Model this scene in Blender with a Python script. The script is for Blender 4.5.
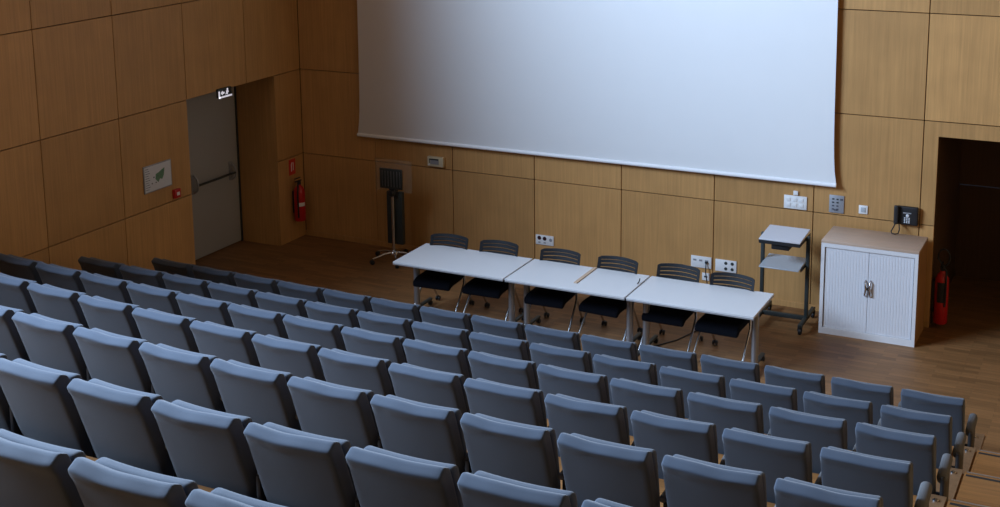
import bpy, bmesh, math, random
from mathutils import Vector, Matrix
random.seed(7)
S = bpy.context.scene
for o in list(bpy.data.objects): bpy.data.objects.remove(o)
COL = S.collection

# ------------------------------------------------------------------ camera
cd = bpy.data.cameras.new('camera'); cam = bpy.data.objects.new('camera', cd); COL.objects.link(cam)
yaw, pitch, roll = 0.4674, 0.1879, -0.0110
fwd = Vector((-math.sin(yaw)*math.cos(pitch), math.cos(yaw)*math.cos(pitch), -math.sin(pitch)))
rt = Vector((math.cos(yaw), math.sin(yaw), 0)); up = rt.cross(fwd)
R_ = rt*math.cos(roll)+up*math.sin(roll); U_ = -rt*math.sin(roll)+up*math.cos(roll)
M = Matrix((R_, U_, -fwd)).transposed().to_4x4(); M.translation = Vector((10.695, -15.012, 5.5765))
cam.matrix_world = M
cd.sensor_width = 36; cd.lens = 1328.69*36/1000; cd.shift_y = -166.48/1000
cd.clip_end = 200
S.camera = cam

# ------------------------------------------------------------------ world, daylight, exposure
S.view_settings.view_transform = 'Standard'; S.view_settings.look = 'None'
S.view_settings.exposure = 0.0; S.view_settings.gamma = 1; S.view_settings.use_curve_mapping = False
w = bpy.data.worlds.new('sky'); S.world = w; w.use_nodes = True
w.node_tree.nodes['Background'].inputs[0].default_value = (.45, .62, 1, 1)
w.node_tree.nodes['Background'].inputs[1].default_value = .6

def area(name, loc, aim, sx, sy, col, power, spread=math.pi):
    l = bpy.data.lights.new(name, 'AREA'); l.shape = 'RECTANGLE'; l.size = sx; l.size_y = sy
    l.color = col; l.energy = power; l.spread = spread
    o = bpy.data.objects.new(name, l); COL.objects.link(o); o.location = loc
    o.rotation_euler = (Vector(aim)-Vector(loc)).to_track_quat('-Z', 'Y').to_euler()
    return o
SKYCOL = (.54, .73, 1.0)
# daylight entering through the high windows of the left wall, behind the rows
area('window_daylight', (.06, -9.6, 6.9), (1.06, -9.6, 6.80), 7.4, 2.1, SKYCOL, 3000, math.radians(154))

# ------------------------------------------------------------------ materials
def mat(name, rgb=(.5,.5,.5), rough=.5, metal=0, spec=.5, emit=None, es=1, noise=0, nscale=40, bump=0, bscale=200, sheen=0, trans=0, alpha=1):
    m = bpy.data.materials.new(name); m.use_nodes = True; nt = m.node_tree; b = nt.nodes['Principled BSDF']
    b.inputs['Base Color'].default_value = (*rgb, 1); b.inputs['Roughness'].default_value = rough
    b.inputs['Metallic'].default_value = metal; b.inputs['Specular IOR Level'].default_value = spec
    if sheen: b.inputs['Sheen Weight'].default_value = sheen
    if trans: b.inputs['Transmission Weight'].default_value = trans; b.inputs['IOR'].default_value = 1.3
    if alpha < 1: b.inputs['Alpha'].default_value = alpha
    if emit: b.inputs['Emission Color'].default_value = (*emit, 1); b.inputs['Emission Strength'].default_value = es
    tc = nt.nodes.new('ShaderNodeTexCoord')
    n = nt.nodes.new('ShaderNodeTexNoise'); n.inputs['Scale'].default_value = nscale; n.inputs['Detail'].default_value = 3
    nt.links.new(tc.outputs['Object'], n.inputs['Vector'])
    mx = nt.nodes.new('ShaderNodeMix'); mx.data_type = 'RGBA'; k = noise or .04
    mx.inputs['A'].default_value = tuple(c*(1-k) for c in rgb)+(1,); mx.inputs['B'].default_value = tuple(min(1, c*(1+k)) for c in rgb)+(1,)
    nt.links.new(n.outputs['Fac'], mx.inputs['Factor']); nt.links.new(mx.outputs['Result'], b.inputs['Base Color'])
    if bump:
        n2 = nt.nodes.new('ShaderNodeTexNoise'); n2.inputs['Scale'].default_value = bscale; n2.inputs['Detail'].default_value = 2
        nt.links.new(tc.outputs['Object'], n2.inputs['Vector'])
        bp = nt.nodes.new('ShaderNodeBump'); bp.inputs['Strength'].default_value = bump; bp.inputs['Distance'].default_value = .004
        nt.links.new(n2.outputs['Fac'], bp.inputs['Height']); nt.links.new(bp.outputs['Normal'], b.inputs['Normal'])
    return m

def wood_mat(name, base, stretch=(38, 38, 1.1), panel=1.2, vary=.10, grain=.16, rough=.45, spec=.35):
    m = bpy.data.materials.new(name); m.use_nodes = True; nt = m.node_tree; b = nt.nodes['Principled BSDF']; L = nt.links.new
    b.inputs['Roughness'].default_value = rough; b.inputs['Specular IOR Level'].default_value = spec
    tc = nt.nodes.new('ShaderNodeTexCoord')
    mp = nt.nodes.new('ShaderNodeMapping'); mp.inputs['Scale'].default_value = stretch; L(tc.outputs['Object'], mp.inputs['Vector'])
    # a different stretch of veneer on every panel
    sn = nt.nodes.new('ShaderNodeVectorMath'); sn.operation = 'SNAP'; L(tc.outputs['Object'], sn.inputs[0]); sn.inputs[1].default_value = (panel,)*3
    ad0 = nt.nodes.new('ShaderNodeVectorMath'); ad0.operation = 'ADD'; L(tc.outputs['Object'], ad0.inputs[0]); ad0.inputs[1].default_value = (.003, .003, .003)
    L(ad0.outputs[0], sn.inputs[0])
    wn = nt.nodes.new('ShaderNodeTexWhiteNoise'); L(sn.outputs[0], wn.inputs['Vector'])
    sc = nt.nodes.new('ShaderNodeVectorMath'); sc.operation = 'SCALE'; L(wn.outputs['Color'], sc.inputs[0]); sc.inputs['Scale'].default_value = 60
    ad = nt.nodes.new('ShaderNodeVectorMath'); ad.operation = 'ADD'; L(mp.outputs[0], ad.inputs[0]); L(sc.outputs[0], ad.inputs[1])
    n = nt.nodes.new('ShaderNodeTexNoise'); n.inputs['Scale'].default_value = 1; n.inputs['Detail'].default_value = 5; n.inputs['Roughness'].default_value = .65; L(ad.outputs[0], n.inputs['Vector'])
    n2 = nt.nodes.new('ShaderNodeTexNoise'); n2.inputs['Scale'].default_value = 2.2; n2.inputs['Detail'].default_value = 2; L(tc.outputs['Object'], n2.inputs['Vector'])
    def mr(sock, lo, hi, a=0, z=1):
        q = nt.nodes.new('ShaderNodeMapRange'); q.inputs[1].default_value = a; q.inputs[2].default_value = z; q.inputs[3].default_value = lo; q.inputs[4].default_value = hi; L(sock, q.inputs[0]); return q.outputs[0]
    a = mr(n.outputs['Fac'], 1-grain, 1+grain, .25, .75); c = mr(wn.outputs['Value'], 1-vary, 1+vary); d = mr(n2.outputs['Fac'], .94, 1.06, .3, .7)
    m1 = nt.nodes.new('ShaderNodeMath'); m1.operation = 'MULTIPLY'; L(a, m1.inputs[0]); L(c, m1.inputs[1])
    m2 = nt.nodes.new('ShaderNodeMath'); m2.operation = 'MULTIPLY'; L(m1.outputs[0], m2.inputs[0]); L(d, m2.inputs[1])
    v = nt.nodes.new('ShaderNodeVectorMath'); v.operation = 'SCALE'; v.inputs[0].default_value = base; L(m2.outputs[0], v.inputs['Scale'])
    L(v.outputs[0], b.inputs['Base Color'])
    bp = nt.nodes.new('ShaderNodeBump'); bp.inputs['Strength'].default_value = .06; bp.inputs['Distance'].default_value = .002; L(n.outputs['Fac'], bp.inputs['Height']); L(bp.outputs['Normal'], b.inputs['Normal'])
    return m

def parquet_mat(name, base, bw=.42, rh=.068, swap=False, vary=.2, rough=.5):
    m = bpy.data.materials.new(name); m.use_nodes = True; nt = m.node_tree; b = nt.nodes['Principled BSDF']; L = nt.links.new
    b.inputs['Roughness'].default_value = rough; b.inputs['Specular IOR Level'].default_value = .4
    tc = nt.nodes.new('ShaderNodeTexCoord')
    mp = nt.nodes.new('ShaderNodeMapping'); L(tc.outputs['Object'], mp.inputs['Vector'])
    br = nt.nodes.new('ShaderNodeTexBrick'); br.inputs['Scale'].default_value = 1; br.inputs['Brick Width'].default_value = bw; br.inputs['Row Height'].default_value = rh
    br.inputs['Mortar Size'].default_value = .0012; br.inputs['Mortar Smooth'].default_value = .3; br.offset = .37; br.offset_frequency = 2; br.squash = 1
    br.inputs['Color1'].default_value = (0, 0, 0, 1); br.inputs['Color2'].default_value = (1, 1, 1, 1); br.inputs['Mortar'].default_value = (.0, .0, .0, 1); br.inputs['Bias'].default_value = 0
    L(mp.outputs[0], br.inputs['Vector'])
    mp2 = nt.nodes.new('ShaderNodeMapping'); mp2.inputs['Scale'].default_value = (2.5, 45, 10); L(tc.outputs['Object'], mp2.inputs['Vector'])
    n = nt.nodes.new('ShaderNodeTexNoise'); n.inputs['Scale'].default_value = 1; n.inputs['Detail'].default_value = 4; L(mp2.outputs[0], n.inputs['Vector'])
    def mr(sock, lo, hi, a=0, z=1):
        q = nt.nodes.new('ShaderNodeMapRange'); q.inputs[1].default_value = a; q.inputs[2].default_value = z; q.inputs[3].default_value = lo; q.inputs[4].default_value = hi; L(sock, q.inputs[0]); return q.outputs[0]
    m1 = nt.nodes.new('ShaderNodeMath'); m1.operation = 'MULTIPLY'; L(mr(br.outputs['Color'], 1-vary, 1+vary), m1.inputs[0]); L(mr(n.outputs['Fac'], .82, 1.18, .25, .75), m1.inputs[1])
    m2 = nt.nodes.new('ShaderNodeMath'); m2.operation = 'MULTIPLY'; L(m1.outputs[0], m2.inputs[0]); L(mr(br.outputs['Fac'], 1, .5), m2.inputs[1])
    v = nt.nodes.new('ShaderNodeVectorMath'); v.operation = 'SCALE'; v.inputs[0].default_value = base; L(m2.outputs[0], v.inputs['Scale']); L(v.outputs[0], b.inputs['Base Color'])
    return m

WOOD = wood_mat('oak_veneer_panel', (.50, .272, .10))
WOODB = mat('panel_gap_black', (.06, .03, .015), .9)
FLOOR = parquet_mat('oak_parquet', (.23, .112, .042))
TREAD = parquet_mat('oak_step', (.25, .108, .030), bw=.9, rh=.07, vary=.1, rough=.65)
STRIPW = wood_mat('oak_side_board', (.19, .105, .052), stretch=(25, 25, 25), vary=.03, grain=.2)
CEIL = wood_mat('ceiling_oak', (.16, .10, .06))
DARKW = wood_mat('passage_shade_oak', (.10, .052, .024))  # panel oak darkened: the shade inside the passage is put into its colour
FABRIC = mat('grey_upholstery', (.044, .058, .084), .85, spec=.3, noise=.06, nscale=220, bump=.25, bscale=600, sheen=.25)
ARMF = mat('armrest_grey', (.13, .13, .135), .75, spec=.3, noise=.06, nscale=150, bump=.1)
BLACK = mat('black_plastic', (.014, .014, .016), .5)
BLKF = mat('black_fabric', (.006, .007, .011), .95, spec=.1, bump=.3, bscale=500)
CHBACK = mat('chair_back_plastic', (.010, .011, .014), .55, spec=.3)
CHROME = mat('chrome', (.62, .62, .64), .22, 1)
ALU = mat('brushed_aluminium', (.42, .43, .46), .38, .85)
TABLE = mat('white_laminate', (.66, .66, .67), .36, noise=.015)
EDGE = mat('grey_table_edge', (.30, .29, .30), .6)
SCREEN = mat('screen_fabric', (.9, .9, .9), .72, metal=.75, noise=.01, nscale=3)
BARW = mat('white_bar', (.88, .88, .9), .4)
WHITE = mat('white_plastic', (.80, .80, .80), .4)
CREAM = mat('cream_plastic', (.62, .55, .38), .5)
CABW = mat('white_metal_cabinet', (.74, .73, .74), .45)
CABSHUT = mat('tambour_shutter', (.70, .70, .73), .45)
BEECH = wood_mat('beech_laminate', (.50, .36, .27), stretch=(3, 40, 40), vary=.03, grain=.08)
BEECHS = wood_mat('brown_wood_side', (.42, .22, .09), stretch=(40, 40, 2), vary=.03, grain=.12)
DOORM = mat('grey_painted_door', (.36, .36, .35), .5, noise=.05, nscale=2)
RED = mat('red_paint', (.50, .012, .012), .3)
REDS = mat('red_sign', (.60, .03, .02), .5)
GREEN = mat('green_sign', (.02, .22, .09), .5)
GREY = mat('grey_metal_plate', (.34, .35, .38), .45, .3)
DKGREY = mat('dark_grey_metal', (.045, .055, .055), .45, .4)
SHELF = mat('light_grey_shelf', (.62, .62, .66), .5)
GSHELF = mat('grey_blue_shelf', (.42, .46, .50), .35)
DARKRED = mat('dark_socket', (.04, .008, .012), .4)
LAMPW = mat('lit_sign_white', (.9, .9, .9), .5, emit=(.85, .85, 1), es=.55)
PLANW = mat('plan_paper', (.62, .63, .66), .5)
PLANG = mat('plan_green', (.12, .24, .14), .6)
PLAND = mat('plan_ink', (.08, .08, .1), .6)
PALEW = mat('pale_wood_stick', (.55, .40, .28), .6)
ACRYL = mat('clear_acrylic', (.5, .45, .35), .03, spec=.5, alpha=.12)
GLASS = mat('window_glass', (.9, .95, 1), .05, alpha=.15)
RUBBER = mat('black_rubber', (.01, .01, .01), .8)
KEY = mat('pale_keys', (.62, .64, .68), .5)
HOUSING = mat('screen_housing', (.7, .7, .7), .5)

# ------------------------------------------------------------------ mesh helpers
def bxx(bm, lo, hi, bev=0, seg=2):
    lo = Vector(lo); hi = Vector(hi); c = (lo+hi)/2; d = hi-lo
    r = bmesh.ops.create_cube(bm, size=1, matrix=Matrix.Translation(c) @ Matrix.Diagonal((abs(d.x), abs(d.y), abs(d.z), 1)))
    if bev:
        es = list({e for v in r['verts'] for e in v.link_edges})
        bmesh.ops.bevel(bm, geom=es, offset=bev, segments=seg, affect='EDGES', profile=.5)
def frame_of(d):
    d = Vector(d).normalized(); a = Vector((0, 0, 1)) if abs(d.z) < .9 else Vector((1, 0, 0))
    u = d.cross(a).normalized(); return u, d.cross(u).normalized()
def tube(bm, pts, r, n=10, cap=True):
    pts = [Vector(p) for p in pts]; rr = r if isinstance(r, (list, tuple)) else [r]*len(pts); rings = []
    for i, p in enumerate(pts):
        d = (pts[min(i+1, len(pts)-1)]-pts[max(i-1, 0)])
        u, v = frame_of(d)
        if rings:
            pu = rings[-1][1]; u = (pu - d.normalized()*pu.dot(d.normalized())).normalized(); v = d.normalized().cross(u)
        rings.append(([bm.verts.new(p+(u*math.cos(2*math.pi*k/n)+v*math.sin(2*math.pi*k/n))*rr[i]) for k in range(n)], u))
    for a, b in zip(rings, rings[1:]):
        for k in range(n): bm.faces.new((a[0][k], a[0][(k+1) % n], b[0][(k+1) % n], b[0][k]))
    if cap: bm.faces.new(rings[0][0][::-1]); bm.faces.new(rings[-1][0])
def lathe(bm, prof, loc, axis=(0, 0, 1), n=20):
    loc = Vector(loc); ax = Vector(axis).normalized(); u, v = frame_of(ax); rings = []
    for r, h in prof:
        rings.append([bm.verts.new(loc+ax*h+(u*math.cos(2*math.pi*k/n)+v*math.sin(2*math.pi*k/n))*max(r, 1e-4)) for k in range(n)])
    for a, b in zip(rings, rings[1:]):
        for k in range(n): bm.faces.new((a[k], a[(k+1) % n], b[(k+1) % n], b[k]))
    bm.faces.new(rings[0][::-1]); bm.faces.new(rings[-1])
def rlat(h, r, n):
    e = [0, r*.18, r*.5, r]
    a = [-h+t for t in e]; m = [(-h+r)+(2*(h-r))*i/n for i in range(1, n)]
    return a+m+[-t for t in a[::-1]]
def rbox(bm, size, r, n=(8, 2, 6), fn=None, off=(0, 0, 0)):
    """closed rounded box on a lattice; fn bends every vertex"""
    hs = [s/2 for s in size]; X, Y, Z = [rlat(h, min(r, h*.999), k) for h, k in zip(hs, n)]
    vs = {}
    def V(i, j, k):
        if (i, j, k) in vs: return vs[i, j, k]
        p = Vector((X[i], Y[j], Z[k])); inn = Vector([max(-(h-r), min(h-r, c)) for c, h in zip(p, hs)]); d = p-inn
        if d.length > 1e-9:
            m_ = max(abs(c) for c in d)
            p = inn + d.normalized()*m_ if m_ > 0 else p
        p = p+Vector(off)
        if fn: p = fn(p)
        vs[i, j, k] = bm.verts.new(p); return vs[i, j, k]
    nx, ny, nz = len(X)-1, len(Y)-1, len(Z)-1
    for i in range(nx):
        for j in range(ny):
            bm.faces.new((V(i, j, 0), V(i, j+1, 0), V(i+1, j+1, 0), V(i+1, j, 0))); bm.faces.new((V(i, j, nz), V(i+1, j, nz), V(i+1, j+1, nz), V(i, j+1, nz)))
    for i in range(nx):
        for k in range(nz):
            bm.faces.new((V(i, 0, k), V(i+1, 0, k), V(i+1, 0, k+1), V(i, 0, k+1))); bm.faces.new((V(i, ny, k), V(i, ny, k+1), V(i+1, ny, k+1), V(i+1, ny, k)))
    for j in range(ny):
        for k in range(nz):
            bm.faces.new((V(0, j, k), V(0, j, k+1), V(0, j+1, k+1), V(0, j+1, k))); bm.faces.new((V(nx, j, k), V(nx, j+1, k), V(nx, j+1, k+1), V(nx, j, k+1)))
def prism(bm, poly, y0, y1, plane='xz'):
    """extrude a 2-D outline between two depths"""
    def P(a, b, d): return {'xz': (a, d, b), 'xy': (a, b, d), 'yz': (d, a, b)}[plane]
    A = [bm.verts.new(P(a, b, y0)) for a, b in poly]; B = [bm.verts.new(P(a, b, y1)) for a, b in poly]
    n = len(poly); bm.faces.new(A[::-1]); bm.faces.new(B)
    for i in range(n): bm.faces.new((A[i], A[(i+1) % n], B[(i+1) % n], B[i]))
def obj(name, bm, m, parent=None, smooth=False, loc=None):
    bmesh.ops.recalc_face_normals(bm, faces=bm.faces[:])
    me = bpy.data.meshes.new(name); bm.to_mesh(me); bm.free()
    me.materials.append(m)
    if smooth:
        me.shade_smooth()
        if smooth != 'all': me.set_sharp_from_angle(angle=math.radians(40))
    o = bpy.data.objects.new(name, me); COL.objects.link(o)
    if parent: o.parent = parent
    if loc: o.location = loc
    return o
def mk(name, m, parent, f, smooth=False):
    bm = bmesh.new(); f(bm); return obj(name, bm, m, parent, smooth)
def box(name, m, parent, lo, hi, bev=0): return mk(name, m, parent, lambda b: bxx(b, lo, hi, bev), bool(bev))
def tag(o, label, cat, group=None):
    o['label'] = label; o['category'] = cat
    if group: o['group'] = group
    return o
def thing(name, label, cat, loc=(0, 0, 0), rotz=0, group=None):
    o = bpy.data.objects.new(name, None); COL.objects.link(o); o.location = loc; o.rotation_euler = (0, 0, rotz); o.empty_display_size = .1
    return tag(o, label, cat, group)
def struct(o): o['kind'] = 'structure'; return o
def copy_tree(o, parent=None):
    c = o.copy(); COL.objects.link(c)
    if parent: c.parent = parent
    for ch in list(o.children): copy_tree(ch, c)
    return c

# ------------------------------------------------------------------ the setting
PW = 1.2; G = .005; XR = 14.4; YB = -21.0; ZT = 8.4
bm = bmesh.new()
bxx(bm, (-1.2, YB-.2, -.2), (XR+.2, 2.4, 0)); struct(obj('floor', bm, FLOOR))
# front wall: oak veneer panels over a dark backing, opening at the right
OX0, OX1, OZ = 8.56, 10.64, 2.23
def panel(bm, wall, a0, a1, z0, z1):
    if a1-a0 < .02 or z1-z0 < .02: return
    if wall == 'front': bxx(bm, (a0+G, 0, z0+G), (a1-G, .03, z1-G), .002, 1)
    else: bxx(bm, (-.03, a0+G, z0+G), (0, a1-G, z1-G), .002, 1)
bm = bmesh.new()
for i in range(12):
    for k in range(7):
        x0, x1, z0, z1 = i*PW, (i+1)*PW, k*PW, (k+1)*PW
        if i in (7, 8) and k < 2:
            if i == 7: panel(bm, 'front', x0, OX0+G, z0, z1) if k == 0 else bxx(bm, (x0+G, 0, z0+G), (OX0, .03, z1-G))
            else: bxx(bm, (OX1, 0, z0+G), (x1-G, .03, z1-G))
            if k == 1: bxx(bm, (OX0 if i == 7 else x0, 0, OZ), (x1 if i == 7 else OX1, .03, z1-G))
        else: panel(bm, 'front', x0, x1, z0, z1)
front = struct(obj('wall_front', bm, WOOD))
bm = bmesh.new()
bxx(bm, (-.7, .03, 0), (OX0, .25, ZT)); bxx(bm, (OX1, .03, 0), (XR, .25, ZT)); bxx(bm, (OX0, .03, OZ), (OX1, .25, ZT))
obj('panel_backing', bm, WOODB, front)
# passage behind the opening
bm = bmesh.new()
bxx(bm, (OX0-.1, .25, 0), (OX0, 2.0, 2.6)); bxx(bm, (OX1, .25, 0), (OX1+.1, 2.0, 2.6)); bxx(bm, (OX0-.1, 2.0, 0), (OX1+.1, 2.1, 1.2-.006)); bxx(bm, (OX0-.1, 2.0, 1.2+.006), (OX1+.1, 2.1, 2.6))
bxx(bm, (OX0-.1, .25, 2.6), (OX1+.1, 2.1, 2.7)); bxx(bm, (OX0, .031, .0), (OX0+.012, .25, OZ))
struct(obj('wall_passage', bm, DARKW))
# left wall with door recess
RY0, RY1, RZ, RD = -.60, -2.38, 2.40, .66
bm = bmesh.new(); WY0, WY1, WZ0, WZ1 = -13.4, -5.8, 5.85, 8.0
for i in range(18):
    for k in range(7):
        y1, y0, z0, z1 = -i*PW, -(i+1)*PW, k*PW, (k+1)*PW
        if i in (0, 1) and k < 2:
            if i == 0: panel(bm, 'left', RY0-G, y1, z0, z1)
            continue
        if y0 < WY1 and y1 > WY0 and z1 > WZ0 and z0 < WZ1:
            panel(bm, 'left', y0, y1, z0, min(z1, WZ0)) if z0 < WZ0 else None
            panel(bm, 'left', y0, y1, max(z0, WZ1), z1) if z1 > WZ1 else None
            if y1 > WY1: panel(bm, 'left', WY1, y1, max(z0, WZ0), min(z1, WZ1))
            if y0 < WY0: panel(bm, 'left', y0, WY0, max(z0, WZ0), min(z1, WZ1))
            continue
        panel(bm, 'left', y0, y1, z0, z1)
left = struct(obj('wall_left', bm, WOOD))
bm = bmesh.new()
bxx(bm, (-.2, RY0+.021, 0), (-.03, .25, ZT)); bxx(bm, (-.2, WY1, 0), (-.03, RY1-.021, ZT)); bxx(bm, (-.2, RY1-.021, RZ+.021), (-.03, RY0+.021, ZT))
bxx(bm, (-.2, YB, 0), (-.03, WY0, ZT)); bxx(bm, (-.2, WY0, 0), (-.03, WY1, WZ0)); bxx(bm, (-.2, WY0, WZ1), (-.03, WY1, ZT))
obj('panel_backing', bm, WOODB, left)
bm = bmesh.new()
bxx(bm, (-RD-.1, RY0, 0), (-.031, RY0+.02, RZ)); bxx(bm, (-RD-.1, RY1-.02, 0), (-.031, RY1, RZ)); bxx(bm, (-RD-.1, RY1, RZ), (-.031, RY0, RZ+.02))
bxx(bm, (-RD-.12, RY1, 0), (-RD-.04, RY0, RZ))
struct(obj('wall_recess', bm, WOOD))
bm = bmesh.new(); bxx(bm, (XR, YB, 0), (XR+.2, .25, ZT)); struct(obj('wall_right', bm, WOOD))
bm = bmesh.new(); bxx(bm, (-.2, YB-.2, 0), (XR+.2, YB, ZT)); struct(obj('wall_rear', bm, CEIL))
bm = bmesh.new(); bxx(bm, (-.2, YB-.2, ZT), (XR+.2, .25, ZT+.2)); struct(obj('ceiling', bm, CEIL))
bm = bmesh.new(); bxx(bm, (0.0, -.014, 0), (OX0, 0, .07), .002, 1); struct(obj('baseboard_front', bm, WOOD))
# high windows
bm = bmesh.new()
n = 6
for i in range(n+1):
    y = WY0+(WY1-WY0)*i/n; bxx(bm, (-.16, y-.03, WZ0), (-.04, y+.03, WZ1))
bxx(bm, (-.16, WY0, WZ0), (-.04, WY1, WZ0+.06)); bxx(bm, (-.16, WY0, WZ1-.06), (-.04, WY1, WZ1))
wf = struct(obj('window_1', bm, ALU))
bm = bmesh.new(); bxx(bm, (-.11, WY0+.03, WZ0+.06), (-.10, WY1-.03, WZ1-.06)); obj('pane', bm, GLASS, wf)
# door in the left recess
bm = bmesh.new(); bxx(bm, (-RD-.04, -1.74, .012), (-RD, RY0-.03, 2.36), .004, 1)
door = struct(obj('door_1', bm, DOORM))
mk('door_frame', DKGREY, door, lambda b: (bxx(b, (-RD-.04, RY0-.028, 0), (-RD+.012, RY0-.002, 2.385)), bxx(b, (-RD-.04, -1.79, 0), (-RD+.012, -1.75, 2.385)), bxx(b, (-RD-.04, -1.75, 2.362), (-RD+.012, RY0-.028, 2.385))))
def pbar(b):
    tube(b, [(-RD+.09, -1.60, 1.045), (-RD+.09, -.80, 1.045)], .016)
def phandle(b):
    for y in (-1.60, -.80):
        tube(b, [(-RD, y-.01, 1.16), (-RD+.03, y, 1.175), (-RD+.08, y, 1.13), (-RD+.095, y, 1.05), (-RD+.08, y, .98), (-RD+.03, y, .94), (-RD, y-.01, .94)], .014)
        bxx(b, (-RD, y-.035, .93), (-RD+.018, y+.035, 1.19), .006)
mk('panic_bar', DKGREY, door, pbar, True); mk('bar_bracket', GREY, door, phandle, True)
bm = bmesh.new(); bxx(bm, (-RD-.04, RY1, 0), (-RD-.038, -1.79, RZ)); struct(obj('trim_1', bm, WOOD))

# ------------------------------------------------------------------ terraces and aisle steps
ROWS = 9; DZ = .38; DY = 1.245
def front_y(r): return -3.80-DY*(r-1)             # front edge of terrace r (r = 1 lies right behind the first row)
AX = 9.36
bm = bmesh.new()
for r in range(1, ROWS+1): bxx(bm, (0.001, YB+.01 if r == ROWS else front_y(r+1), (r-1)*DZ), (AX, front_y(r), r*DZ))
for r in range(1, ROWS+1): bxx(bm, (AX, YB+.01, (r-1)*DZ), (XR-.001, front_y(r), r*DZ-.012))
st = struct(obj('floor_terraces', bm, TREAD))
def grp_step(r):
    y1 = front_y(r); y0 = front_y(r+1)+.0; z = r*DZ; x0 = AX+.045*(r-1)+.03; xs = x0+.145
    t = thing('aisle_step', STEPL[r], 'step', (0, 0, 0), 0, 'oak steps of the right aisle')
    box('tread', TREAD, t, (xs+.016, y0+.002, z-.010), (11.4, y1+.02, z))
    box('nosing_strip', RUBBER, t, (xs+.03, y1-.055, z), (11.4, y1-.03, z+.004))
    box('metal_edge', ALU, t, (xs+.03, y1+.008, z-.002), (11.4, y1+.022, z+.003))
    box('side_board', STRIPW, t, (x0, y0+.002, z-.010), (xs, y1+.03, z+.006))
    mk('marker_light', CHROME, t, lambda b: lathe(b, [(.022, 0), (.022, .006), (.014, .012), (.004, .014)], (x0+.085, y1-.055, z+.006)), True)
STEPL = {1: 'lowest oak step of the right aisle, nearest the cabinet', 2: 'second oak aisle step up from the stage floor', 3: 'third oak aisle step up, in the lower right corner',
         4: 'fourth oak aisle step up, just below the frame at lower right'}
for r in range(1, 5): grp_step(r)
def floor_strip(b): bxx(b, (AX-.02, front_y(1)+.03, 0), (AX+.13, -2.62, .006), .001, 1)
fs = tag(obj('floor_board', (lambda b: (floor_strip(b), b)[1])(bmesh.new()), STRIPW), 'pale wooden board on the stage floor beside the front row armrest', 'board')
mk('marker_light', CHROME, fs, lambda b: lathe(b, [(.022, 0), (.022, .006), (.014, .012), (.004, .014)], (AX+.055, -2.72, .006)), True)

# ------------------------------------------------------------------ auditorium seats
SW = .518
def back_fn(seed):
    rnd = random.Random(seed); ph = [rnd.uniform(0, 6.3) for _ in range(5)]; amp = rnd.uniform(.5, 1.2); dx = rnd.uniform(-.2, -.05)
    def f(p):
        x, y, z = p; t = (.836-z); u = y/.10                     # u: 0 at the rear face, 1 at the front face
        bulge = -.014*(1-(x/(SW/2))**2)
        top = max(0, 1-t/.10)
        gable = -.033*max(0, 1-u/.55)*top-.018*max(0, (u-.55)/.45)*top    # the top slopes up from the rear crease to a ridge
        wz = top*(.003*math.sin(9*x+ph[0])+.002*math.sin(23*x+ph[1])*amp)
        rear = max(0, 1-u*3)
        fold = rear*(.006*amp*math.exp(-((x-dx)/.03)**2-((t-.05)/.016)**2)+.0035*math.sin(14*x+ph[2])*math.exp(-((t-.05)/.02)**2))
        sag = -.006*top*(1-(x/(SW/2))**2)
        return Vector((x*(1-.02*max(0, t-.3)), y+t*.34+bulge+fold, z+gable+wz+sag))
    return f
def seat_proto(seed):
    root = thing('auditorium_seat', '', 'seat')
    mk('backrest', FABRIC, root, lambda b: rbox(b, (SW, .10, .64), .015, (18, 6, 18), back_fn(seed), (0, .05, .516)), 'all')
    def panf(p):
        x, y, z = p; t = .79-z
        return Vector((x, y+t*.20-.012*(1-(x/.27)**2)+.012*math.sin(math.pi*min(1, max(0, t/.42))), z-.006*(1-(x/.27)**2)*(1 if t < .1 else 0)))
    mk('folding_seat', FABRIC, root, lambda b: rbox(b, (.505, .075, .42), .026, (12, 3, 8), panf, (0, .165, .580)), 'all')
    def fr(b):
        bxx(b, (.288, .20, 0), (.312, .42, .495), .006); bxx(b, (.27, .12, 0), (.33, .46, .02), .004)
        tube(b, [(-.27, .32, .30), (.30, .32, .30)], .014)
    mk('side_standard', BLACK, root, fr, True)
    mk('armrest', ARMF, root, lambda b: rbox(b, (.044, .30, .038), .018, (2, 6, 2), lambda p: Vector((p.x, p.y, p.z+.02*(p.y-.08))), (.3, .30, .515)), 'all')
    return root
protos = [seat_proto(s) for s in (3, 11, 23, 42)]
rowp = {  # x of the aisle seat's left edge, back y near the aisle, bend coefficient, seats, first seat
    1: (8.907, -3.885, .0022, 15, 0), 2: (8.965, -5.155, .0040, 15, 0), 3: (9.020, -6.390, .0058, 15, 0), 4: (9.062, -7.635, .0080, 15, 0),
    5: (9.110, -8.868, .0090, 14, 0), 6: (9.195, -10.15, .013, 11, 0), 7: (9.285, -11.38, .012, 8, 1)}
ORD = ['aisle', 'second', 'third', 'fourth', 'fifth', 'sixth', 'seventh', 'eighth', 'ninth', 'tenth', 'eleventh', 'twelfth', 'thirteenth', 'fourteenth', 'fifteenth']
RN = {1: 'front row nearest the white tables', 2: 'second row from the stage', 3: 'third row from the stage', 4: 'fourth row from the stage', 5: 'fifth row from the stage', 6: 'sixth row from the stage', 7: 'seventh row, closest to the viewer'}
cnt = 0
bm = bmesh.new(); rbox(bm, (.074, .27, .072), .033, (2, 6, 2), lambda p: Vector((p.x, p.y, p.z+.22*(p.y-.3))), (.300, .31, .500))
bmesh.ops.recalc_face_normals(bm, faces=bm.faces[:]); AISLE_ARM = bpy.data.meshes.new('aisle_armrest'); bm.to_mesh(AISLE_ARM); bm.free(); AISLE_ARM.materials.append(ARMF); AISLE_ARM.shade_smooth()
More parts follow.
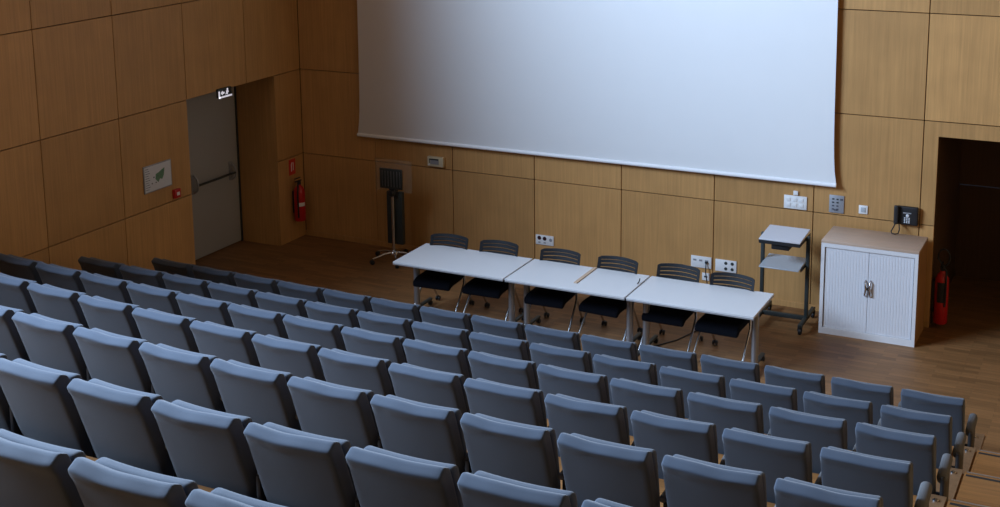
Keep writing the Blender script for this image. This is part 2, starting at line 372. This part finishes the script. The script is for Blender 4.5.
for r, (x0, yr, c, n, first) in rowp.items():
    for k in range(first, n):
        xc = x0-.6*k+SW/2; d = max(0, 7.5-xc); dm = 7.0
        if d < dm: y = yr+c*d*d; sl = -2*c*d
        else: y = yr+c*dm*dm+2*c*dm*(d-dm); sl = -2*c*dm
        p = protos[(k*7+r*5+(k*k)) % 4]
        o = p if not p.get('used') else copy_tree(p)
        if o is p: p['used'] = 1
        o.location = (xc, y, (r-1)*DZ); o.rotation_euler = (0, 0, math.atan(sl))
        pos = 'right-hand aisle seat' if k == 0 else ORD[k]+' seat from the right aisle'
        o['label'] = f'grey upholstered folding seat, {pos}, {RN[r]}'; o['category'] = 'seat'; o['group'] = 'grey auditorium seats'
        cnt += 1
        if k == 14:
            mk('end_panel', BLACK, o, lambda b: bxx(b, (-.312, .20, 0), (-.288, .42, .495), .006), True)
            for ch in list(o.children):
                if ch.name.startswith('armrest'): q = ch.copy(); COL.objects.link(q); q.parent = o; q.location = (-.6, 0, 0)
        if k == 0:   # broad padded end armrest of the aisle seat, over a black end panel
            for ch in list(o.children):
                if ch.name.startswith('armrest'): ch.data = AISLE_ARM
            mk('end_panel', BLACK, o, lambda b: bxx(b, (.296, .14, .02), (.325, .40, .50), .01), True)
            mk('end_post', ARMF, o, lambda b: tube(b, [(.345, .12, 0), (.345, .12, .30)], .009), True)
for p in protos:
    if 'used' in p: del p['used']
for o in list(COL.objects):
    if 'used' in o: del o['used']

# ------------------------------------------------------------------ projection screen
t = thing('projection_screen', 'large white projection screen hanging on the front wall behind the tables', 'projection screen', (4.222, -.075, 1.568))
def scr(b):
    N = 24; K = 30; H = 5.0; vs = []
    for s in (0, 1):
        for k in range(K+1):
            z = H*k/K; hw = 3.205+.045*math.exp(-z/.22)-.006*z
            for i in range(N+1):
                u = -1+2*i/N
                vs.append(b.verts.new((u*hw, .002*s, z)))
    W = N+1; T = W*(K+1)
    for k in range(K):
        for i in range(N):
            a = k*W+i
            b.faces.new((vs[a], vs[a+1], vs[a+W+1], vs[a+W])); b.faces.new((vs[T+a], vs[T+a+W], vs[T+a+W+1], vs[T+a+1]))
    for k in range(K):
        for i in (0, N):
            a = k*W+i; b.faces.new((vs[a], vs[a+W], vs[T+a+W], vs[T+a]))
mk('screen_fabric', SCREEN, t, scr)
mk('bottom_bar', BARW, t, lambda b: tube(b, [(-3.25, .0, .0), (3.25, .0, .0)], .024, 12), True)
mk('screen_housing', HOUSING, t, lambda b: bxx(b, (-3.35, -.11, 5.0), (3.35, .07, 5.2), .02), True)

# ------------------------------------------------------------------ tables
def table(name, label, x0, x1, y0=-2.455, y1=-1.675):
    cx, cy = (x0+x1)/2, (y0+y1)/2; hx, hy = (x1-x0)/2, (y1-y0)/2
    t = thing(name, label, 'table', (cx, cy, 0), 0, 'white conference tables')
    mk('tabletop', TABLE, t, lambda b: bxx(b, (-hx, -hy, .722), (hx, hy, .742), .002, 1), True)
    mk('edge_band', EDGE, t, lambda b: bxx(b, (-hx+.001, -hy+.001, .709), (hx-.001, hy-.001, .7215)))
    mk('crossbar', DKGREY, t, lambda b: bxx(b, (-hx+.12, -.03, .655), (hx-.12, .03, .705)))
    for s in (-1, 1):
        X = s*(hx-.085)
        lg = mk('leg', ALU, t, lambda b: (lathe(b, [(.038, .07), (.036, .70)], (X, 0, 0)), bxx(b, (X-.04, -.27, .690), (X+.04, .27, .706), .003)), True)
        mk('foot', DKGREY, lg, lambda b: rbox(b, (.05, .66, .035), .016, (2, 6, 2), None, (X, 0, .075)), True)
        for sy in (-1, 1):
            def cast(b):
                tube(b, [(X, sy*.31, .06), (X, sy*.31, .078)], .010)
                lathe(b, [(.022, -.022), (.027, -.018), (.027, -.004), (.02, 0), (.027, .004), (.027, .018), (.022, .022)], (X, sy*.31, .027), (1, 0, 0), 14)
                bxx(b, (X-.008, sy*.31-.028, .03), (X+.008, sy*.31+.02, .062), .003)
            mk('caster', BLACK, lg, cast, True)
    return t
table('conference_table', 'left white rectangular table, nearest the lectern', 2.945, 4.365)
table('conference_table', 'middle white rectangular table with a pale wooden stick across it', 4.387, 5.805)
table('conference_table', 'right white rectangular table, nearest the cart and cabinet', 5.825, 7.205)
tag(mk('wooden_stick', PALEW, None, lambda b: bxx(b, (5.135, -2.26, .7425), (5.175, -1.69, .752), .001, 1)),
    'pale wooden stick lying across the middle white table', 'stick')
tag(mk('cable_end', BLACK, None, lambda b: tube(b, [(5.78, -2.0, .746), (5.79, -1.97, .765), (5.792, -1.955, .795)], .006), True), 'short black cable end sticking up between the middle and right tables', 'cable')

# ------------------------------------------------------------------ nesting chairs behind the tables
def chair_proto():
    t = thing('conference_chair', '', 'chair')
    def back(b):
        W = .245; zs = [.56]; slots = []
        rows = [(.50, .65, 0), (.65, .661, 1), (.661, .70, 0), (.70, .711, 1), (.711, .75, 0), (.75, .762, 1), (.762, .795, 0), (.795, .807, 1), (.807, .838, 0), (.838, .846, 1), (.846, .88, 0)]
        N = 16
        def pt(u, z, s):
            x = u*W*(1-.10*max(0, (.60-z)/.1)); yb = .0-.055*u*u+.0; lean = (z-.5)*.26
            zz = z-(.010*u*u+.012*max(0, abs(u)-.88)/.12*max(0, (z-.8)/.075) if z > .78 else 0)
            return Vector((x, yb+lean-.012+s*.014, zz))
        vv = {}
        def V(i, z, s):
            key = (i, z, s)
            if key not in vv: vv[key] = b.verts.new(pt(-1+2*i/N, z, s))
            return vv[key]
        solid = lambda i, rr: 0 <= i < N and 0 <= rr < len(rows) and not (rows[rr][2] and 1 <= i < N-1)
        for rr, (z0, z1, sl) in enumerate(rows):
            for i in range(N):
                if not solid(i, rr): continue
                b.faces.new((V(i, z0, 0), V(i+1, z0, 0), V(i+1, z1, 0), V(i, z1, 0))); b.faces.new((V(i, z0, 1), V(i, z1, 1), V(i+1, z1, 1), V(i+1, z0, 1)))
                if not solid(i-1, rr): b.faces.new((V(i, z0, 0), V(i, z1, 0), V(i, z1, 1), V(i, z0, 1)))
                if not solid(i+1, rr): b.faces.new((V(i+1, z0, 0), V(i+1, z0, 1), V(i+1, z1, 1), V(i+1, z1, 0)))
                if not solid(i, rr-1): b.faces.new((V(i, z0, 0), V(i, z0, 1), V(i+1, z0, 1), V(i+1, z0, 0)))
                if not solid(i, rr+1): b.faces.new((V(i, z1, 0), V(i+1, z1, 0), V(i+1, z1, 1), V(i, z1, 1)))
    bk = mk('backrest', CHBACK, t, back, True)
    def seatf(p):
        x, y, z = p; q = max(0, (-y-.36)/.12)
        return Vector((x*(1+.03*q), y, z-.035*q*q-.012*(1-(x/.23)**2)*(0 if y < -.4 else 1)+.004))
    mk('seat', BLKF, t, lambda b: rbox(b, (.47, .47, .075), .026, (8, 8, 2), seatf, (0, -.255, .445)), 'all')
    mk('seat_shell', BLACK, t, lambda b: rbox(b, (.44, .42, .05), .02, (4, 4, 2), seatf, (0, -.24, .415)), 'all')
    def fr(b):
        for s in (-1, 1):
            tube(b, [(s*.20, .03, .54), (s*.215, .0, .47), (s*.245, -.09, .43)], .011)
        tube(b, [(-.245, -.09, .42), (.245, -.09, .42)], .011)
    mk('frame', CHROME, t, fr, True)
    for s in (-1, 1):
        fl = mk('leg', CHROME, t, lambda b: tube(b, [(s*.245, -.085, .445), (s*.262, -.14, .37), (s*.272, -.47, .012)], .013), True)
        mk('glide', BLACK, fl, lambda b: lathe(b, [(.016, 0), (.018, .01), (.014, .03)], (s*.272, -.472, 0)), True)
        rl = mk('leg', CHROME, t, lambda b: tube(b, [(s*.245, -.10, .44), (s*.235, -.06, .36), (s*.225, .13, .075)], .013), True)
        def cast(b):
            for q in (-.018, .018):
                lathe(b, [(.018, -.010), (.027, -.007), (.028, 0), (.027, .007), (.018, .010)], (s*.225+q, .155, .029), (1, 0, 0), 14)
            bxx(b, (s*.225-.006, .12, .03), (s*.225+.006, .17, .065), .003); tube(b, [(s*.225, .13, .05), (s*.225, .13, .08)], .009)
        mk('caster', BLACK, rl, cast, True)
    return t
cp = chair_proto()
spots = [(3.27, -1.735, .06, 'black conference chair at the far left, nearest the lectern'), (3.925, -1.715, .03, 'black conference chair at the right end of the left white table'),
         (4.71, -1.71, .04, 'black conference chair left of the wooden stick, middle table'), (5.41, -1.70, -.06, 'black conference chair right of the wooden stick, middle table'),
         (6.115, -1.665, 0, 'black conference chair at the left end of the right table, under the wall sockets'), (6.745, -1.72, -.03, 'black conference chair farthest right, nearest the shelf cart')]
for i, (x, y, a, lab) in enumerate(spots):
    o = cp if i == 0 else copy_tree(cp)
    o.location = (x, y+.02, 0); o.rotation_euler = (0, 0, a); tag(o, lab, 'chair', 'black chairs behind the white tables')

# ------------------------------------------------------------------ lectern (left, by the wall)
t = thing('lectern', 'dark lectern with clear acrylic front on a chrome five-star base with casters', 'lectern', (1.755, -.47, 0), 0)
mk('acrylic_panel', ACRYL, t, lambda b: bxx(b, (-.26, -.02, .96), (.30, -.012, 1.39), .002, 1))
def desk(b):
    bxx(b, (-.17, -.055, 1.00), (.17, -.028, 1.27), .006)
mk('desk_board', DKGREY, t, desk, True)
mk('slot_row', ALU, t, lambda b: [bxx(b, (-.13+i*.045, -.058, 1.03), (-.126+i*.045, -.055, 1.24)) for i in range(7)])
mk('pivot', BLACK, t, lambda b: (lathe(b, [(.035, -.05), (.05, -.03), (.05, .03), (.035, .05)], (.0, -.03, .94), (0, 1, 0)), lathe(b, [(.012, 0), (.012, .01)], (0, -.09, .94), (0, 1, 0)), bxx(b, (-.055, -.02, .86), (.055, .05, 1.02), .01)), True)
mk('column', DKGREY, t, lambda b: bxx(b, (-.12, .02, .22), (.12, .09, .94), .01), True)
mk('pole', CHROME, t, lambda b: (tube(b, [(0, -.02, .10), (0, -.02, .92)], .022, 14), lathe(b, [(.06, .10), (.05, .135), (.03, .15)], (0, -.02, 0))), True)
for k in range(5):
    a = math.radians(20+72*k); c_, s_ = math.cos(a), math.sin(a)
    lg = mk('leg', CHROME, t, lambda b: tube(b, [(0, -.02, .125), (c_*.14, -.02+s_*.14, .115), (c_*.31, -.02+s_*.31, .075)], [.02, .017, .012]), True)
    mk('caster', BLACK, lg, lambda b: (lathe(b, [(.02, -.025), (.031, -.02), (.033, 0), (.031, .02), (.02, .025)], (c_*.32, -.02+s_*.32, .034), (-s_, c_, 0), 14), tube(b, [(c_*.31, -.02+s_*.31, .05), (c_*.31, -.02+s_*.31, .085)], .009)), True)

# ------------------------------------------------------------------ shelf cart
t = thing('projector_cart', 'black metal cart with two pale shelves between table and white cabinet', 'cart', (7.035, -.45, 0))
HX = .235
def posts(b): bxx(b, (-HX-.045, -.16, .10), (-HX-.005, -.115, 1.07), .004)
mk('post', DKGREY, t, posts, True)
mk('post', DKGREY, t, lambda b: bxx(b, (HX+.005, -.16, .10), (HX+.045, -.115, 1.08), .004), True)
mk('crossbar', DKGREY, t, lambda b: bxx(b, (-HX-.005, -.16, .085), (HX+.005, -.12, .135), .004), True)
def tilt(p, y0, z0, a):
    y, z = p.y-y0, p.z-z0; return Vector((p.x, y0+y*math.cos(a)-z*math.sin(a), z0+y*math.sin(a)+z*math.cos(a)))
def tshelf(th0, y0, y1, z, a, hx, bev=.003):
    def f(b):
        bxx(b, (-hx, y0, z-th0), (hx, y1, z), bev, 1)
        for v in b.verts: v.co = tilt(v.co, y1, z, a)
    return f
mk('upper_shelf', SHELF, t, tshelf(.016, -.42, .05, 1.11, math.radians(4), HX), True)
mk('upper_rim', BLACK, t, lambda b: (bxx(b, (-HX, -.412, 1.02), (HX, -.395, 1.058), .002, 1), bxx(b, (-HX-.006, -.40, 1.03), (-HX, .05, 1.07), .002), bxx(b, (HX, -.40, 1.03), (HX+.004, .05, 1.07), .002)), True)
mk('power_box', BLACK, t, lambda b: bxx(b, (-.10, -.38, .955), (.10, -.22, 1.05), .008), True)
mk('lower_shelf', GSHELF, t, tshelf(.014, -.42, .02, .775, math.radians(3), HX-.008), True)
mk('shelf_bracket', BLACK, t, lambda b: (bxx(b, (-HX-.004, -.34, .715), (-HX+.008, .0, .752), .002), bxx(b, (HX-.008, -.34, .715), (HX+.004, .0, .752), .002)), True)
for s in (-1, 1):
    X = s*(HX+.022)
    ft = mk('foot', DKGREY, t, lambda b: bxx(b, (X-.022, -.42, .085), (X+.022, .24, .125), .006), True)
    for yy in (-.39, .21):
        mk('caster', BLACK, ft, lambda b: (lathe(b, [(.025, -.02), (.038, -.014), (.038, .014), (.025, .02)], (X, yy, .038), (1, 0, 0), 16), bxx(b, (X-.026, yy-.02, .045), (X+.026, yy+.02, .088), .004)), True)

# ------------------------------------------------------------------ tambour cabinet
cx0, cx1, cy0, cy1, ch = 7.465, 8.515, -.675, -.085, 1.09
t = thing('tambour_cabinet', 'white tambour-door cabinet with beech top below the wall phone', 'cabinet', (cx0, cy0, 0))
Wc = cx1-cx0; Dc = cy1-cy0
mk('top_panel', BEECH, t, lambda b: bxx(b, (-.004, -.004, ch-.03), (Wc+.004, Dc, ch), .003), True)
mk('side_panel', BEECHS, t, lambda b: bxx(b, (Wc-.02, .012, .0), (Wc, Dc, ch-.031), .002, 1))
mk('side_panel', BEECHS, t, lambda b: bxx(b, (0, .012, .0), (.02, Dc, ch-.031), .002, 1))
def frm(b):
    bxx(b, (0, -.012, 0), (.038, .012, ch-.031)); bxx(b, (Wc-.038, -.012, 0), (Wc, .012, ch-.031)); bxx(b, (.038, -.012, 0), (Wc-.038, .012, .075)); bxx(b, (.038, -.012, ch-.075), (Wc-.038, .012, ch-.031))
mk('front_frame', CABW, t, frm)
for s in (0, 1):
    xa, xb = (.045, Wc/2-.002) if s == 0 else (Wc/2+.002, Wc-.045)
    def sh(b):
        n = 15; st_ = (xb-xa)/n
        poly = []
        for i in range(n):
            a = xa+i*st_; poly += [(a, .006), (a+st_*.15, .004), (a+st_*.85, .004)]
        poly += [(xb, .006), (xb, .022), (xa, .022)]
        prism(b, poly, .078, ch-.078, 'xy')
    sd = mk('tambour_door', CABSHUT, t, sh)
    hx_ = Wc/2+(-.030 if s == 0 else .030)
    mk('handle', CHROME, sd, lambda b: tube(b, [(hx_+(.006 if s == 0 else -.006), .004, .50), (hx_, -.022, .52), (hx_+(.012 if s == 0 else -.012), -.028, .60), (hx_, -.022, .67), (hx_+(.002 if s == 0 else -.002), .004, .69)], [.008, .010, .013, .010, .007], 10), True)
mk('lock', BLACK, t, lambda b: lathe(b, [(.016, 0), (.016, .018), (.010, .024)], (Wc/2, .004, .59), (0, -1, 0)), True)
mk('back_panel', BEECHS, t, lambda b: bxx(b, (.02, Dc-.015, 0), (Wc-.02, Dc, ch-.031)))

# ------------------------------------------------------------------ wall phone
t = thing('wall_phone', 'black desk phone mounted on the front wall above the cabinet', 'phone', (8.265, -.004, 1.30))
mk('body', BLACK, t, lambda b: rbox(b, (.235, .05, .215), .014, (4, 2, 4), lambda p: Vector((p.x, p.y-.06*(p.z+.1)*.4, p.z)), (.01, -.04, 0)), True)
mk('handset', BLACK, t, lambda b: (rbox(b, (.05, .03, .22), .013, (2, 2, 8), lambda p: Vector((p.x, p.y+.10*(p.z*p.z)-.004, p.z)), (-.105, -.098, .012)),), 'all')
mk('display', GREY, t, lambda b: bxx(b, (-.035, -.075, .030), (.055, -.062, .042)))
mk('dial_button', KEY, t, lambda b: lathe(b, [(.018, 0), (.018, .012), (.012, .016)], (.015, -.062, .005), (0, -1, 0)), True)
mk('keypad', KEY, t, lambda b: [bxx(b, (-.022+i*.024, -.072, -.082+j*.018), (-.006+i*.024, -.058, -.070+j*.018), .002, 1) for i in range(3) for j in range(4)], True)
mk('side_label', CREAM, t, lambda b: [bxx(b, (.128, -.04, -.03+j*.03), (.133, -.02, -.012+j*.03)) for j in range(4)])
mk('cord', BLACK, t, lambda b: tube(b, [(-.11, -.08, -.09), (-.125, -.11, -.13), (-.145, -.14, -.175), (-.135, -.16, -.192), (-.10, -.17, -.195), (-.065, -.15, -.19), (-.06, -.11, -.15), (-.075, -.07, -.09)], .007, 8), True)

# ------------------------------------------------------------------ wall plates
def plate(name, label, cat, m, x0, x1, z0, z1, th=.012, group=None):
    t = thing(name, label, cat, ((x0+x1)/2, -.001, (z0+z1)/2), 0, group)
    hx, hz = (x1-x0)/2, (z1-z0)/2
    mk('face_plate', m, t, lambda b: bxx(b, (-hx, -th, -hz), (hx, -.001, hz), .003), True)
    return t, hx, hz
t, hx, hz = plate('thermostat_box', 'cream control box with a display under the screen, above the left wall seam', 'control box', CREAM, 2.045, 2.285, 1.235, 1.365, .05)
mk('display', GREY, t, lambda b: bxx(b, (-.075, -.056, -.035), (.055, -.050, .022), .002, 1)); mk('dark_slot', BLACK, t, lambda b: (bxx(b, (-.085, -.058, .024), (.05, -.050, .040)), bxx(b, (-.09, -.054, -.02), (-.082, -.050, .03)))); mk('button', WHITE, t, lambda b: lathe(b, [(.012, 0), (.012, .01)], (-.09, -.05, -.04), (0, -1, 0)), True)
def socket(b, x, z, r=.022): lathe(b, [(r, 0), (r, .004), (r*.85, .004), (r*.8, .001)], (x, -.012, z), (0, -1, 0), 16)
t, hx, hz = plate('socket_plate', 'white wall plate with two dark round sockets behind the middle table', 'socket', WHITE, 3.62, 3.875, .345, .475, .012)
mk('round_socket', DARKRED, t, lambda b: socket(b, -.075, .025, .026), True); mk('round_socket', DARKRED, t, lambda b: socket(b, .0, .022, .026), True)
mk('small_jack', GREY, t, lambda b: bxx(b, (-.09, -.014, -.042), (-.06, -.011, -.026))); mk('small_jack', GREY, t, lambda b: bxx(b, (-.015, -.014, -.042), (.015, -.011, -.026)))
mk('mains_socket', GREY, t, lambda b: (lathe(b, [(.022, 0), (.022, .002)], (.085, -.012, .01), (0, -1, 0), 16)), True)
t, hx, hz = plate('socket_plate', 'white wall plate with three jacks and plugged black cable, left of the wall seam', 'socket', WHITE, 5.725, 5.985, .335, .48, .012)
for i in range(3): mk('small_jack', GREY, t, lambda b: bxx(b, (-.10+i*.075, -.014, .01), (-.06+i*.075, -.011, .032)))
mk('plug', BLACK, t, lambda b: bxx(b, (.055, -.04, -.005), (.085, -.012, .02), .004), True)
t, hx, hz = plate('socket_plate', 'white wall plate with four sockets, right of the wall seam', 'socket', WHITE, 6.035, 6.30, .325, .475, .012)
for i in range(2):
    for j in range(2): mk('mains_socket', DKGREY, t, lambda b: lathe(b, [(.020, 0), (.020, .002), (.012, .003)], (.0+i*.08, -.012, .035-j*.07), (0, -1, 0), 16), True)
t, hx, hz = plate('outlet_plate', 'small white outlet low on the wall, below the three-jack plate', 'outlet', WHITE, 5.87, 5.965, .18, .275, .012)
mk('small_jack', DKGREY, t, lambda b: bxx(b, (-.02, -.014, -.008), (.02, -.011, .012)))
t, hx, hz = plate('switch_plate', 'white plate of six switches on the wall above the cart', 'switch', WHITE, 6.855, 7.125, 1.215, 1.375, .012)
for i in range(3):
    for j in range(2): mk('switch', WHITE, t, lambda b: bxx(b, (-.105+i*.075, -.017, -.055+j*.065), (-.055+i*.075, -.012, -.010+j*.065), .003), True)
t, hx, hz = plate('sensor', 'tiny white square sensor above the six-switch plate', 'sensor', WHITE, 6.965, 7.02, 1.385, 1.435, .02)
t, hx, hz = plate('control_keypad', 'grey metal control keypad with small dark buttons on the wall', 'keypad', GREY, 7.385, 7.555, 1.225, 1.435, .012)
for i in range(2):
    for j in range(4): mk('button', PLAND if j > 1 else DKGREY, t, lambda b: bxx(b, (-.052+i*.05, -.016, .052-j*.04), (-.027+i*.05, -.012, .068-j*.04), .001, 1))
mk('button', PLAND, t, lambda b: bxx(b, (.04, -.016, .05), (.072, -.012, .07))); mk('button', PLAND, t, lambda b: bxx(b, (-.03, -.016, -.078), (.015, -.012, -.062)))
t, hx, hz = plate('light_switch', 'single white light switch between keypad and black phone', 'switch', WHITE, 7.725, 7.825, 1.25, 1.35, .012)
mk('rocker', GSHELF, t, lambda b: bxx(b, (-.026, -.018, -.028), (.028, -.012, .028), .003), True)
# cables
tag(mk('power_cable', BLACK, None, lambda b: tube(b, [(5.925, -.035, .40), (5.93, -.06, .30), (5.95, -.05, .15), (6.0, -.10, .012), (6.1, -.5, .008), (6.25, -1.1, .008), (6.1, -1.6, .008), (5.9, -1.95, .008), (5.6, -2.05, .008)], .007, 8), True),
    'black cable running from the wall plate over the floor under the right table', 'cable')

# ------------------------------------------------------------------ fire extinguishers
def extinguisher(label, loc, rz, h=.50, hose=False):
    t = thing('fire_extinguisher', label, 'fire extinguisher', loc, rz)
    r = .078
    mk('cylinder', RED, t, lambda b: lathe(b, [(r*.9, 0), (r, .02), (r, h*.78), (r*.93, h*.86), (r*.6, h*.94), (.028, h*.97), (.026, h)], (0, 0, 0), n=24), True)
    mk('valve', BLACK, t, lambda b: (lathe(b, [(.026, h), (.026, h+.05), (.012, h+.06)], (0, 0, 0)), bxx(b, (-.012, -.09, h+.045), (.012, .05, h+.06), .004), bxx(b, (-.012, -.10, h+.09), (.012, .03, h+.10), .003)), True)
    mk('label_patch', WHITE if not hose else BLACK, t, lambda b: prism(b, [(math.cos(a)*(r+.0015), math.sin(a)*(r+.0015)) for a in [math.radians((-75 if not hose else -120)+10*i) for i in range(9)]]+[(math.cos(a)*(r-.002), math.sin(a)*(r-.002)) for a in [math.radians((5 if not hose else -40)-10*i) for i in range(9)]], h*.42, h*.52 if not hose else h*.80, 'xy'))
    if hose: mk('hose', BLACK, t, lambda b: tube(b, [(0, 0, h+.03), (.02, -.04, h+.06)]+[(.015+.065*math.cos(a), -.035, h+.165+.10*math.sin(a)) for a in [math.radians(-110+30*i) for i in range(11)]]+[(.05, -.06, h+.02), (.055, -.075, h*.6), (.05, -.07, h*.35)], .011, 8), True)
    else: mk('hose', BLACK, t, lambda b: tube(b, [(0, -.02, h+.03), (.03, -.07, h+.01), (.04, -.10, h*.7), (.04, -.095, h*.25), (.035, -.09, h*.12)], .012, 8), True)
    mk('wall_bracket', BLACK, t, lambda b: bxx(b, (-r-.025, -.03, h*.2), (-r+.002, .03, h*.8), .003), True)
    return t
extinguisher('red fire extinguisher hanging in the left corner beside the door recess', (.104, -.27, .30), 0, .52)
extinguisher('red fire extinguisher with black hose in the right doorway beside the cabinet', (OX0+.112, .05, .06), 0, .62, True)
t = thing('fire_sign', 'small red fire extinguisher sign on the left wall near the corner', 'sign', (.002, -.28, 1.06))
mk('sign_board', REDS, t, lambda b: bxx(b, (0, -.075, -.11), (.006, .075, .11), .002, 1))
mk('pictogram', LAMPW if False else WHITE, t, lambda b: (bxx(b, (.006, -.03, -.06), (.008, -.012, .05)), bxx(b, (.006, .015, -.05), (.008, .028, .06)), bxx(b, (.006, -.02, .05), (.008, .0, .065))))
t = thing('call_point', 'small red fire alarm call point on the left wall below the plan', 'fire alarm', (.002, -2.71, 1.29))
mk('box', RED, t, lambda b: bxx(b, (0, -.055, -.055), (.045, .055, .055), .006), True); mk('glass_face', WHITE, t, lambda b: (bxx(b, (.045, -.02, -.022), (.048, .03, .02)),))
t = thing('evacuation_plan', 'framed evacuation plan on the left wall beside the door recess', 'sign', (.002, -3.015, 1.575))
mk('frame', GREY, t, lambda b: bxx(b, (0, -.245, -.165), (.014, .245, .165), .003), True)
mk('paper', PLANW, t, lambda b: bxx(b, (.0142, -.232, -.152), (.0155, .232, .152)))
mk('building_outline', PLANG, t, lambda b: prism(b, [(-.05, -.02), (.0, -.07), (.03, -.03), (.07, -.045), (.10, .0), (.12, .09), (.06, .07), (.01, .05), (-.04, .04)], .0157, .0165, 'yz'))
mk('text_lines', PLAND, t, lambda b: [bxx(b, (.0157, -.222, .125-i*.028), (.0163, -.165+(i % 3)*.012, .131-i*.028)) for i in range(10)]+[bxx(b, (.0157, -.12+i*.035, -.07+(i % 2)*.07), (.0165, -.10+i*.035, -.055+(i % 2)*.07)) for i in range(4)])
# exit sign
t = thing('exit_sign', 'small lit exit sign at the top edge of the door recess', 'exit sign', (.004, -1.70, 2.375))
mk('sign_case', DKGREY, t, lambda b: bxx(b, (0, -.135, -.058), (.035, .135, .058), .004), True)
mk('lit_edge', LAMPW, t, lambda b: (bxx(b, (.036, -.13, -.062), (.042, .13, -.042)), bxx(b, (.036, -.135, -.062), (.042, -.112, .03))))
mk('running_man', LAMPW, t, lambda b: (lathe(b, [(.014, 0), (.014, .004)], (.036, .045, .035), (1, 0, 0), 12), prism(b, [(.02, .02), (.06, .02), (.065, -.005), (.045, -.01), (.05, -.032), (.035, -.032), (.03, -.01), (.012, -.03), (.0, -.028), (.02, -.002)], .036, .040, 'yz')))
mk('arrow', LAMPW, t, lambda b: prism(b, [(-.09, 0), (-.055, .03), (-.055, .012), (-.02, .012), (-.02, -.012), (-.055, -.012), (-.055, -.03)], .036, .040, 'yz'))
# round pale fitting on the passage wall
tag(mk('wall_lamp', CREAM, None, lambda b: lathe(b, [(.05, 0), (.05, .015), (.042, .035), (.02, .045)], (9.26, 1.999, 1.22), (0, -1, 0)), True), 'small round pale fitting on the dark passage wall at far right', 'wall fitting')
print('seats', cnt)
